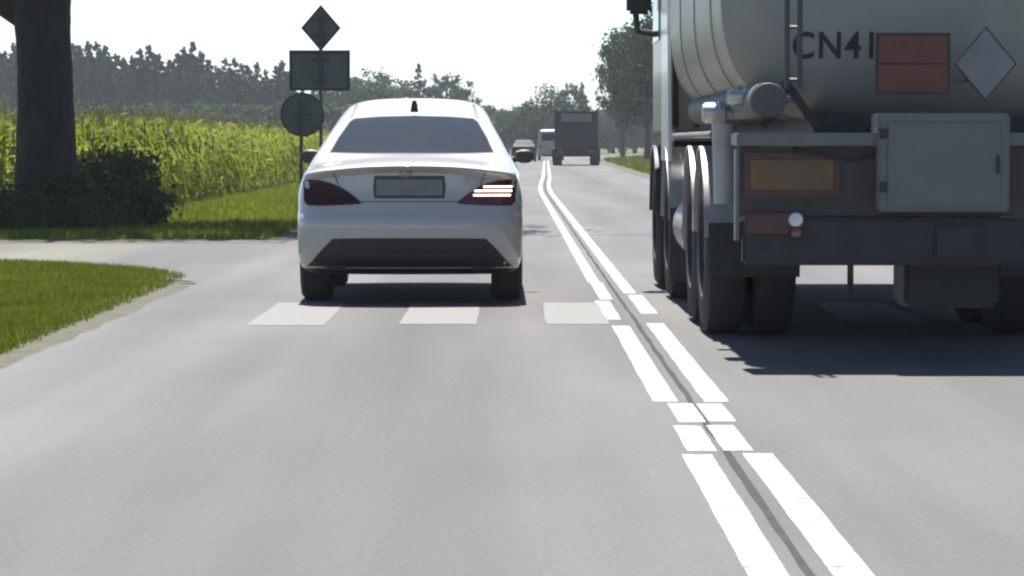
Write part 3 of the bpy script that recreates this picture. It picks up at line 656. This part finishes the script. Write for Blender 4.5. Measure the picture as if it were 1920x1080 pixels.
MB().box(bx0, bx1, .115, .135, bz0, bz1).build('board_panel', M_SBACK, sg)
MB().box(bx0 - .005, bx1 + .005, .09, .138, bz1 - .07, bz1 + .005).box(bx0 - .005, bx0 + .06, .09, .138, bz0, bz1 - .071).box(bx1 - .06, bx1 + .005, .09, .138, bz0, bz1 - .071).box(bx0 + .061, bx1 - .061, .09, .138, bz0, bz0 + .05).build('board_rim', M_SRIM, sg)
for z in (cz + .15, cz - .15, bz0 + .2, bz1 - .2): MB().box(-.2, .2, .07, .113, z - .02, z + .02).build('clamp', M_POST, sg)
Y = 60.0; X = PX(567, Y)
sg2 = tag(empty('road_sign', (X, Y, 0)), 'round sign on a low post, seen from the back beside the corn', 'road sign')
MB().tube([(-.02, .05, -.1), (-.02, .05, PZ(190, Y))], .032, 10).build('post', M_POST, sg2, sm=True)
MB().lathe([(.085, .001), (.085, .40), (.10, .40), (.10, .001)], (0, 0, PZ(215, Y)), 'y', 40).build('disc', M_SBACK, sg2)
MB().lathe([(.065, .385), (.065, .412), (.105, .412), (.105, .402), (.08, .385)], (0, 0, PZ(215, Y)), 'y', 40, True).build('rim', M_SRIM, sg2)
MB().box(-.18, .18, .06, .084, PZ(215, Y) - .02, PZ(215, Y) + .02).build('clamp', M_POST, sg2)

# ------------------------------------------------------------------ trees and plants
def leaves(b, centres, n, size, r, flat=0.6, seed=0):
    q = random.Random(seed)
    for (cx, cy, cz_, cr_) in centres:
        for _ in range(int(n * (cr_ / r) ** 1.5) + 1):
            d = Vector((q.gauss(0, 1), q.gauss(0, 1), q.gauss(0, 1))).normalized() * cr_ * q.random() ** .5 * q.uniform(.65, 1.45)
            p = Vector((cx, cy, cz_)) + Vector((d.x, d.y, d.z * .8))
            nrm = (Vector((q.gauss(0, 1), q.gauss(0, 1), q.gauss(0, 1) + flat)) + d.normalized() * .8).normalized()
            a = nrm.orthogonal().normalized(); a = Matrix.Rotation(q.uniform(0, 6.28), 3, nrm) @ a; c_ = nrm.cross(a)
            s_ = size * q.uniform(.6, 1.35); k = q.uniform(.45, .75)
            b.add([p - a * s_, p - c_ * s_ * k * .9 + nrm * s_ * .12, p + a * s_, p + c_ * s_ * k + nrm * s_ * .12], [(0, 1, 2, 3)])
    return b
M_BARK = mat('bark', (0.016, 0.0135, 0.0125), .9, var=.35, scale=9, bump=1.0, bscale=14, stretch=(1, 1, .25))
M_BARK2 = mat('pale_bark', (0.07, 0.06, 0.055), .9, var=.3, scale=5, bump=.5)
L_DARK = leafmat('leaf_dark', (0.025, 0.05, 0.012), (0.07, 0.11, 0.03), .3)
L_MID = leafmat('leaf_mid', (0.016, 0.032, 0.011), (0.045, 0.066, 0.023), .22, .7)
L_PINE = leafmat('pine_needles', (0.008, 0.021, 0.010), (0.022, 0.042, 0.02), .05, .8)
L_CORN = leafmat('corn_leaf', (0.085, 0.12, 0.005), (0.25, 0.28, 0.022), .45, 3)
L_GRASS = leafmat('grass_blade', (0.075, 0.102, 0.005), (0.155, 0.175, 0.016), .35, 1.2)
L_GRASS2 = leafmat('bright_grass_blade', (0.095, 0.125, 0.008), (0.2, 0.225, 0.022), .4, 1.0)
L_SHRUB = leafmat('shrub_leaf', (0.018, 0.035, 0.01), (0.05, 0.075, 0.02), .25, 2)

# near tree on the left
TYn = 47.0; tx = PX(79, TYn)
tr = tag(empty('roadside_tree', (tx, TYn, 0)), 'big dark-barked tree by the side road, its crown above the picture', 'tree')
b = MB(); q = random.Random(3); seg = 44; rows_ = 60; vs_ = []
for i in range(rows_ + 1):
    z = -.1 + i * 5.6 / rows_
    r = .40 + .16 * math.exp(-z / .35) + .02 * math.sin(z * 1.9) + (.05 * smooth(3.0, 4.2, z)) - .03 * smooth(4, 5.5, z)
    ox = .05 * math.sin(z * .8 + .4) - .02 * z * .3
    for k in range(seg):
        t = 2 * math.pi * k / seg
        rg = .022 * abs(math.sin(t * 9 + 1.7 * math.sin(z * 1.3) + .6 * math.sin(z * 4.1))) + .03 * math.sin(3 * t + z * .5) + .02 * math.exp(-z / .4) * 3 * math.cos(5 * t) + q.uniform(-.006, .006)
        vs_.append((ox + (r + rg) * math.cos(t), (r + rg) * math.sin(t), z))
b.add(vs_, [(i * seg + k, i * seg + (k + 1) % seg, (i + 1) * seg + (k + 1) % seg, (i + 1) * seg + k) for i in range(rows_) for k in range(seg)])
limbs = []
b.tube([(-.15, 0, 3.05), (-.6, -.1, 3.32), (-1.4, -.3, 3.75), (-2.8, -.5, 4.6), (-4, -.6, 5.6)], [.2, .16, .13, .09, .04], 12); limbs.append((-3.2, -.5, 5.2))
for a, ln, el in ((0.2, 6.5, .45), (0.9, 6.2, .5), (1.6, 5.2, .5), (2.6, 3.2, .6), (3.9, 2.4, .9), (5.0, 3.0, .7), (5.9, 5.0, .6)):
    pts = []
    for k in range(5):
        t = k / 4; pts.append((ln * t * math.cos(a) * .95 + q.uniform(-.15, .15) * t, ln * t * math.sin(a) * .95, 5.0 + ln * t * el * (1 + .3 * t)))
    b.tube(pts, [.24, .17, .12, .08, .03], 8); limbs.append(pts[-1]); limbs.append(pts[3])
b.tube([(0, 0, 5.3), (.1, .1, 7), (0, 0, 9)], [.33, .2, .05], 8)
b.build('trunk', M_BARK, tr, sm=True, fix=False)
cent = []
for _ in range(120):
    d = Vector((q.gauss(0, 1), q.gauss(0, 1), q.gauss(0, 1))).normalized() * q.random() ** .4
    p = (2.6 + d.x * 4.8, 2.4 + d.y * 4.8, 8.0 + d.z * 3.2)
    if p[2] < 4.9: continue
    cent.append((*p, q.uniform(.7, 1.2)))
leaves(MB(), cent, 75, .15, 1.0, seed=4).build('crown', L_DARK, tr, fix=False)

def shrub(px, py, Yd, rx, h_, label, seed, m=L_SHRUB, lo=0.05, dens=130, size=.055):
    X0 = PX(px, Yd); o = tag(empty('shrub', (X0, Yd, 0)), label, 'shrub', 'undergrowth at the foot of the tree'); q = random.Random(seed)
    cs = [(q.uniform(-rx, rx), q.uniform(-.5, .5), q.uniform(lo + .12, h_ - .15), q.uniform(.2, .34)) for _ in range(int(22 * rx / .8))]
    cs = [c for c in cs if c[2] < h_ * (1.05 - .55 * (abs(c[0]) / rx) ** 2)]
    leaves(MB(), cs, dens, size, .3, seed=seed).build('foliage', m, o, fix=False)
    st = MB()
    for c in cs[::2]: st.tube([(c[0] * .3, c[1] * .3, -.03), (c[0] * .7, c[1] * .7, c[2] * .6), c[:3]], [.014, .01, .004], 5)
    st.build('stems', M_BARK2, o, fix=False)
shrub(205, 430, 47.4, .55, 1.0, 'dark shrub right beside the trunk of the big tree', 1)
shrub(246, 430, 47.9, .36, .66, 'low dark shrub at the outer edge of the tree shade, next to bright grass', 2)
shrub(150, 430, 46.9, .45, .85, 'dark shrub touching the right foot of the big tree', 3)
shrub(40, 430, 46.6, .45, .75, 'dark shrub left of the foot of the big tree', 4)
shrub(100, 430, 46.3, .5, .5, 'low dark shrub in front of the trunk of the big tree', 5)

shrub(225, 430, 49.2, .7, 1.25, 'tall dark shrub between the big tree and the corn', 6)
shrub(165, 430, 50.2, .7, 1.2, 'dark shrub behind the right side of the big trunk', 8)
# corn: front plants one by one, the rest of the field as one mass
M_STALK = mat('corn_stalk', (0.10, 0.14, 0.03), .7)
M_TASSEL = mat('corn_tassel', (0.2, 0.2, 0.06), .8)
def corn_parts(seed):
    q = random.Random(seed); H = q.uniform(1.62, 1.86); st = MB().tube([(0, 0, -.03), (q.uniform(-.02, .02), 0, H * .5), (q.uniform(-.04, .04), 0, H)], [.016, .013, .006], 5)
    lf = MB(); a = q.uniform(0, 6.28)
    for k in range(11):
        z = .18 + (H - .32) * k / 10; t = a + (k % 2) * math.pi + q.uniform(-.5, .5); ln = q.uniform(.5, .85) * (1 - .35 * abs(k - 5) / 5); w_ = q.uniform(.035, .052)
        d = Vector((math.cos(t), math.sin(t), 0)); s_ = Vector((-math.sin(t), math.cos(t), 0)); up = q.uniform(.3, .55); vs_ = []
        for j in range(5):
            u = j / 4; p = d * ln * u * (.85) + Vector((0, 0, z + ln * (up * 1.7 * u - (up + .75) * 1.25 * u * u * u * .9)))
            ww = w_ * (0.5 + 1.6 * u) if u < .3 else w_ * (1.0 - (u - .3) / .72)
            vs_ += [p - s_ * max(ww, .004), p + s_ * max(ww, .004) + Vector((0, 0, .01))]
        lf.add(vs_, [(2 * j, 2 * j + 1, 2 * j + 3, 2 * j + 2) for j in range(4)])
    ts = MB()
    for k in range(3):
        t = q.uniform(0, 6.28); ts.tube([(0, 0, H - .02), (.06 * math.cos(t), .06 * math.sin(t), H + .1), (.11 * math.cos(t), .11 * math.sin(t), H + q.uniform(.14, .2))], [.006, .006, .003], 4)
    return st, lf, ts
CORN = []
for k in range(5):
    st, lf, ts = corn_parts(40 + k); CORN.append((st, lf, ts, st.mesh('stalk', M_STALK), lf.mesh('leaves', L_CORN), ts.mesh('tassel', M_TASSEL)))
q = random.Random(77); cand = []
y = 52.5
rowsX = [-6.95 - .72 * k for k in range(30)]
for ri, xr in enumerate(rowsX):
    y = 52.0 + q.uniform(0, .25)
    while y < 175:
        xx = xr + q.uniform(-.08, .08) + road_shift(y) * 0; px = 960 + xx / y * 6000
        if px > -60 and (ri < 4 or y < 175): cand.append((y + ri * .35, xx, y))
        y += q.uniform(.2, .3) if y < 80 else q.uniform(.32, .5)
cand.sort(); solo = cand[:280]; rest = cand[280:]
for i, (_, xx, y) in enumerate(solo):
    c = CORN[i % 5]; o = tag(empty('corn_plant', (xx, y, -.03), q.uniform(0, 6.28)), 'green corn plant in the front rows of the field beside the big tree', 'corn plant', 'front rows of the corn field')
    sc = q.uniform(.93, 1.07); o.scale = (1, 1, sc)
    for nm, me in zip(('stalk', 'leaves', 'tassel'), c[3:]):
        p = bpy.data.objects.new(nm, me); C.objects.link(p); p.parent = o
acc = MB(); acct = MB()
for i, (_, xx, y) in enumerate(rest):
    if y > 90 and xx < -14: continue
    if y > 110 and i % 2: continue
    c = CORN[q.randrange(5)]; t = q.uniform(0, 6.28); cs_, sn = math.cos(t), math.sin(t); k = q.uniform(.9, 1.08)
    for src, dst in ((c[1], acc), (c[2], acct)):
        dst.add([(xx + x * cs_ - yy * sn, y + x * sn + yy * cs_, z * k - .03) for x, yy, z in src.v], src.f)
cf = stuff(acc.build('corn_field', L_CORN, None, fix=False)); tag(cf, 'green corn field running along the left side of the road', 'corn field')
stuff(acct.build('corn_tassels', M_TASSEL, cf, fix=False))

# grass as real blades
def grass(name, region, n, h0, h1, w0, m, label, seed, clump=None):
    q = random.Random(seed); b = MB(); V = []; F = []; k = 0
    while k < n:
        p = region(q)
        if p is None: continue
        x, y = p; t = q.uniform(0, 6.28); h_ = q.uniform(h0, h1); w_ = w0 * q.uniform(.6, 1.3); lx, ly = q.gauss(0, .45) * h_, q.gauss(0, .45) * h_
        o = len(V); V += [(x - w_ * math.cos(t), y - w_ * math.sin(t), -.03), (x + w_ * math.cos(t), y + w_ * math.sin(t), -.03), (x + lx, y + ly, h_ - .03)]; F.append((o, o + 1, o + 2)); k += 1
    b.v = V; b.f = F
    return tag(stuff(b.build(name, m, None, fix=False)), label, 'grass')
def near_edge_y(x):
    for i in range(len(near) - 1):
        if near[i + 1][0] <= x <= near[i][0]:
            t = (x - near[i][0]) / (near[i + 1][0] - near[i][0]); return near[i][1] + t * (near[i + 1][1] - near[i][1])
    return 28
def reg_island(q):
    y = q.uniform(16, 36) if q.random() < .75 else q.uniform(6, 36); x = -3.05 - abs(q.gauss(0, 1.6)) if q.random() < .4 else q.uniform(-.165 * y - .2, -3.1) if q.random() < .6 else q.uniform(-10, -3.1)
    if x > -3.0 or y > near_edge_y(x) - .5: return None
    if x > -3.35 and q.random() < .65: return None
    return x, y
grass('meadow_grass', reg_island, 125000, .03, .085, .008, L_GRASS, 'short green grass on the near corner by the side road', 1)
def reg_left(q):
    y = 42.6 + 80 * q.random() ** 1.6; x = q.uniform(-8.2 if y < 52 else -7.2, -3.2)
    if y < 43.6 and q.random() < .7: return None
    return x + road_shift(y), y
grass('verge_grass', reg_left, 60000, .04, .14, .016, L_GRASS2, 'bright grass strip between the road and the corn', 2)
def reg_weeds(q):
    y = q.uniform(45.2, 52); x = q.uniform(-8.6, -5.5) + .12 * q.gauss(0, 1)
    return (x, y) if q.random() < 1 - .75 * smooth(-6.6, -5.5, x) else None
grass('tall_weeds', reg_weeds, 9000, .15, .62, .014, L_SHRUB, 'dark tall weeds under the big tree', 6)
def reg_right(q):
    y = q.uniform(10, 330); return q.uniform(5.0, 22) + road_shift(y), y
grass('bank_grass', reg_right, 55000, .08, .3, .05, L_GRASS, 'rough grass on the right verge beyond the tanker truck', 3)

# distant trees
def pine_mesh(seed, H=12.0, wid=1.7, base=2.0):
    q = random.Random(seed); cs = []; z = base
    while z < H - .4:
        t = (z - base) / (H - base); r = wid * (1 - t) ** .75 * q.uniform(.75, 1.15) + .2
        for k in range(max(2, int(6 * (1 - t) + 2))):
            a = q.uniform(0, 6.28); rr_ = r * q.uniform(.35, .95); cs.append((rr_ * math.cos(a), rr_ * math.sin(a), z + q.uniform(-.3, .3), q.uniform(.4, .7) * (1 - .62 * t)))
        z += .62 - .28 * t
    cs += [(0, 0, H - .2, .16), (0, 0, H - .45, .2), (.05, 0, H - .75, .26)]
    return leaves(MB(), cs, 75, .2, .6, flat=.2, seed=seed), MB().tube([(0, 0, -.1), (0, 0, H * .6), (0, 0, H - .5)], [.17, .11, .03], 6)
def broad_mesh(seed, H=10.0, wid=3.0, base=2.2, n=60, dens=45, size=.2):
    q = random.Random(seed); cs = []; tb = MB(); c0 = base + (H - base) * .5
    for _ in range(n):
        d = Vector((q.gauss(0, 1), q.gauss(0, 1), q.gauss(0, 1))).normalized() * q.random() ** .38
        lob = 1 + .22 * math.sin(3 * math.atan2(d.y, d.x) + seed) + .15 * math.sin(5 * d.z + seed)
        cs.append((d.x * wid * .82 * lob, d.y * wid * .82 * lob, c0 + d.z * (H - base) * .44, q.uniform(.5, .95) * wid / 3))
    tb.tube([(0, 0, -.1), (.1, 0, base), (0, .1, c0), (0, 0, H * .85)], [.055 * wid + .12, .05 * wid + .07, .1, .03], 8)
    for c in cs[::4]: tb.tube([(0, 0, base * .9 + .3), (c[0] * .5, c[1] * .5, (c[2] + base) * .5 + .2), c[:3]], [.1, .06, .02], 5)
    return leaves(MB(), cs, dens, size, .75 * wid / 3, seed=seed + 9), tb
def mk(kind, pair, lm): return (pair[0].mesh('crown', lm), pair[1].mesh('trunk', M_BARK2, True))
PINES = [(H, mk('p', pine_mesh(100 + i, H, wd, bs), L_PINE)) for i, (H, wd, bs) in enumerate(((12, 1.9, 1.2), (12, 1.6, 2), (12, 2.3, 1.5), (12, 1.4, 1.0), (12, 2.6, 2.5)))]
BROADS = [(H, mk('b', broad_mesh(200 + i, H, wd, bs), L_MID)) for i, (H, wd, bs) in enumerate(((10, 3.2, 1.6), (10, 2.6, 2.2), (10, 3.6, 1.2), (10, 2.2, 1.4)))]
BUSH = [(6, mk('s', broad_mesh(240 + i, 6, wd, .1, 70, 50, .2), L_MID)) for i, wd in enumerate((2.8, 3.4, 2.4))]
def plant(name, kinds, i, X, Yd, H, label, cat='tree', group=None, wide=1.0, rz=None):
    h0, (cm, tm) = kinds[i % len(kinds)]
    o = tag(empty(name, (X, Yd, -.03), rnd.uniform(0, 6.28) if rz is None else rz), label, cat, group); s_ = H / h0; o.scale = (s_ * wide, s_ * wide, s_)
    for nm, me in (('crown', cm), ('trunk', tm)):
        p = bpy.data.objects.new(nm, me); C.objects.link(p); p.parent = o
    return o
def interp(tab, x):
    for (a, ya), (b_, yb_) in zip(tab, tab[1:]):
        if a <= x <= b_: return ya + (yb_ - ya) * (x - a) / (b_ - a)
    return tab[-1][1] if x > tab[-1][0] else tab[0][1]
prof = [(-60, 90), (20, 85), (140, 82), (165, 72), (200, 84), (225, 100), (255, 98), (285, 84), (310, 108), (345, 90), (362, 78), (385, 100), (405, 116), (430, 104), (455, 125), (480, 116), (500, 135), (528, 112), (545, 130), (570, 150), (600, 160), (640, 150), (665, 140)]
i = 0; px = -40
while px < 560:                                # front of the wood
    Yd = rnd.uniform(372, 392)
    plant('pine_tree', PINES, i, PX(px, Yd), Yd, PZ(interp(prof, px) + rnd.uniform(-6, 10), Yd), 'tall pine in the front of the hazy wood beyond the corn', group='pines at the front of the wood')
    px += rnd.uniform(11, 20); i += 1
px = -40
while px < 690:                                # a third, deeper rank closes the wood
    Yd = rnd.uniform(435, 460)
    plant('pine_tree', PINES, i, PX(px, Yd), Yd, PZ(interp(prof, px) + rnd.uniform(14, 34), Yd), 'pine standing deeper in the hazy wood', group='pines deeper in the wood', wide=1.5)
    px += rnd.uniform(12, 20); i += 1
px = -40
while px < 700:                                # ranks behind and low ones in front
    Yd = rnd.uniform(395, 430)
    plant('pine_tree', PINES, i, PX(px, Yd), Yd, PZ(interp(prof, px) + rnd.uniform(2, 26), Yd), 'pine standing deeper in the hazy wood', group='pines deeper in the wood', wide=1.25)
    px += rnd.uniform(12, 20); i += 1
px = -40
while px < 900:
    Yd = rnd.uniform(345, 365)
    plant('young_tree', BUSH, i, PX(px, Yd), Yd, PZ(rnd.uniform(185, 215), Yd), 'low bushy tree along the foot of the hazy wood', group='bushy trees at the foot of the wood', wide=1.5)
    px += rnd.uniform(22, 36); i += 1
for (px, py, Yd, kd, lab, wd) in (
  (620, 150, 420, 0, 'rounded broadleaf right behind the edge of the diamond sign board', 1.1), (655, 140, 400, 1, 'broadleaf tree just right of the sign board, above the white roof', 1.1),
  (692, 116, 405, 0, 'tall round-topped tree between the sign board and the saloon roof', 1.25), (728, 124, 410, 2, 'broad tree left of the slim spruce behind the saloon', 1.2),
  (755, 146, 415, 1, 'lower broadleaf next to the slim spruce behind the saloon', 1.3), (812, 136, 420, 3, 'rounded tree right of the slim spruce', .9), (838, 134, 400, 1, 'tree above the right half of the saloon roof', .9),
  (862, 138, 410, 3, 'slender leafy tree at the right end of the wood', 1.0), (882, 162, 400, 0, 'low tree sloping off at the right end of the wood', .9), (905, 188, 400, 2, 'last low tree of the wood above the right roof corner of the saloon', .9),
  (930, 212, 390, 1, 'small tree in the gap right of the white saloon', 1.1), (952, 204, 365, 0, 'bush-like tree above the far dark car, leftmost of the road bend', 1.1), (975, 190, 360, 2, 'leafy tree above the far dark car', 1.0),
  (998, 178, 352, 0, 'leafy tree above the far van, left of the tall round one', 1.0), (1034, 146, 346, 2, 'tall round tree rising behind the tipper truck', .92), (1066, 150, 350, 1, 'tall tree directly behind the right half of the tipper truck', 1.1),
  (1010, 206, 335, 3, 'low tree behind the pale van', 1.5), (1092, 150, 365, 3, 'slim tree in the bright gap right of the tipper truck', .45), (1115, 205, 380, 2, 'low hazy tree right of the tipper truck', 1.3),
  (1150, 190, 390, 0, 'hazy tree between the tipper truck and the big right tree', 1.3), (1190, 195, 385, 1, 'hazy tree behind the trunk of the big right tree', 1.5), (1235, 190, 380, 2, 'hazy tree beside the cab of the tanker truck', 1.4)):
    plant('broadleaf_tree', BROADS, kd, PX(px, Yd), Yd, PZ(py, Yd), lab, wide=wd)
plant('spruce_tree', PINES, 3, PX(785, 395), 395, PZ(118, 395), 'slim pointed spruce above the saloon roof', wide=.8, rz=1.0)
px = 905
while px < 1320:
    Yd = rnd.uniform(405, 440)
    plant('young_tree', BUSH, i, PX(px, Yd), Yd, PZ(rnd.uniform(196, 222), Yd), 'low hazy tree in the hedge across the far bend', group='hedge trees across the far bend', wide=1.6)
    px += rnd.uniform(17, 27); i += 1
# right-hand roadside trees, nearer and more detailed
NEARB = [(10, mk('n', broad_mesh(300 + i, 10, wd, bs, 130, 62, .16), L_MID)) for i, (wd, bs) in enumerate(((3.7, 2.0), (3.4, 1.9)))]
plant('roadside_tree', NEARB, 0, PX(1213, 228), 228, PZ(22, 228), 'large leafy tree on the right verge left of the tanker cab', wide=.82, rz=.3)
plant('roadside_tree', NEARB, 1, PX(1262, 205), 205, PZ(-20, 205), 'large leafy tree mostly hidden behind the tanker cab', wide=.85, rz=2)
plant('roadside_tree', NEARB, 1, PX(1168, 262), 262, PZ(52, 262), 'leafy tree on the right verge behind the first large one', wide=.72, rz=4)

# ------------------------------------------------------------------ haze
hm = bpy.data.materials.new('haze_air'); hm.use_nodes = True; hn = hm.node_tree.nodes; hn.clear()
pv = hn.new('ShaderNodeVolumePrincipled'); pv.inputs['Color'].default_value = (0.86, 0.93, 1.0, 1); pv.inputs['Density'].default_value = 0.00025; pv.inputs['Anisotropy'].default_value = 0.0
ho = hn.new('ShaderNodeOutputMaterial'); hm.node_tree.links.new(pv.outputs[0], ho.inputs['Volume'])
hz_ = stuff(MB().box(-1510, 1510, -70, 2910, -1.2, 16).build('haze', hm)); hz_['label'] = 'pale summer haze over the road and fields'; hz_['category'] = 'haze'
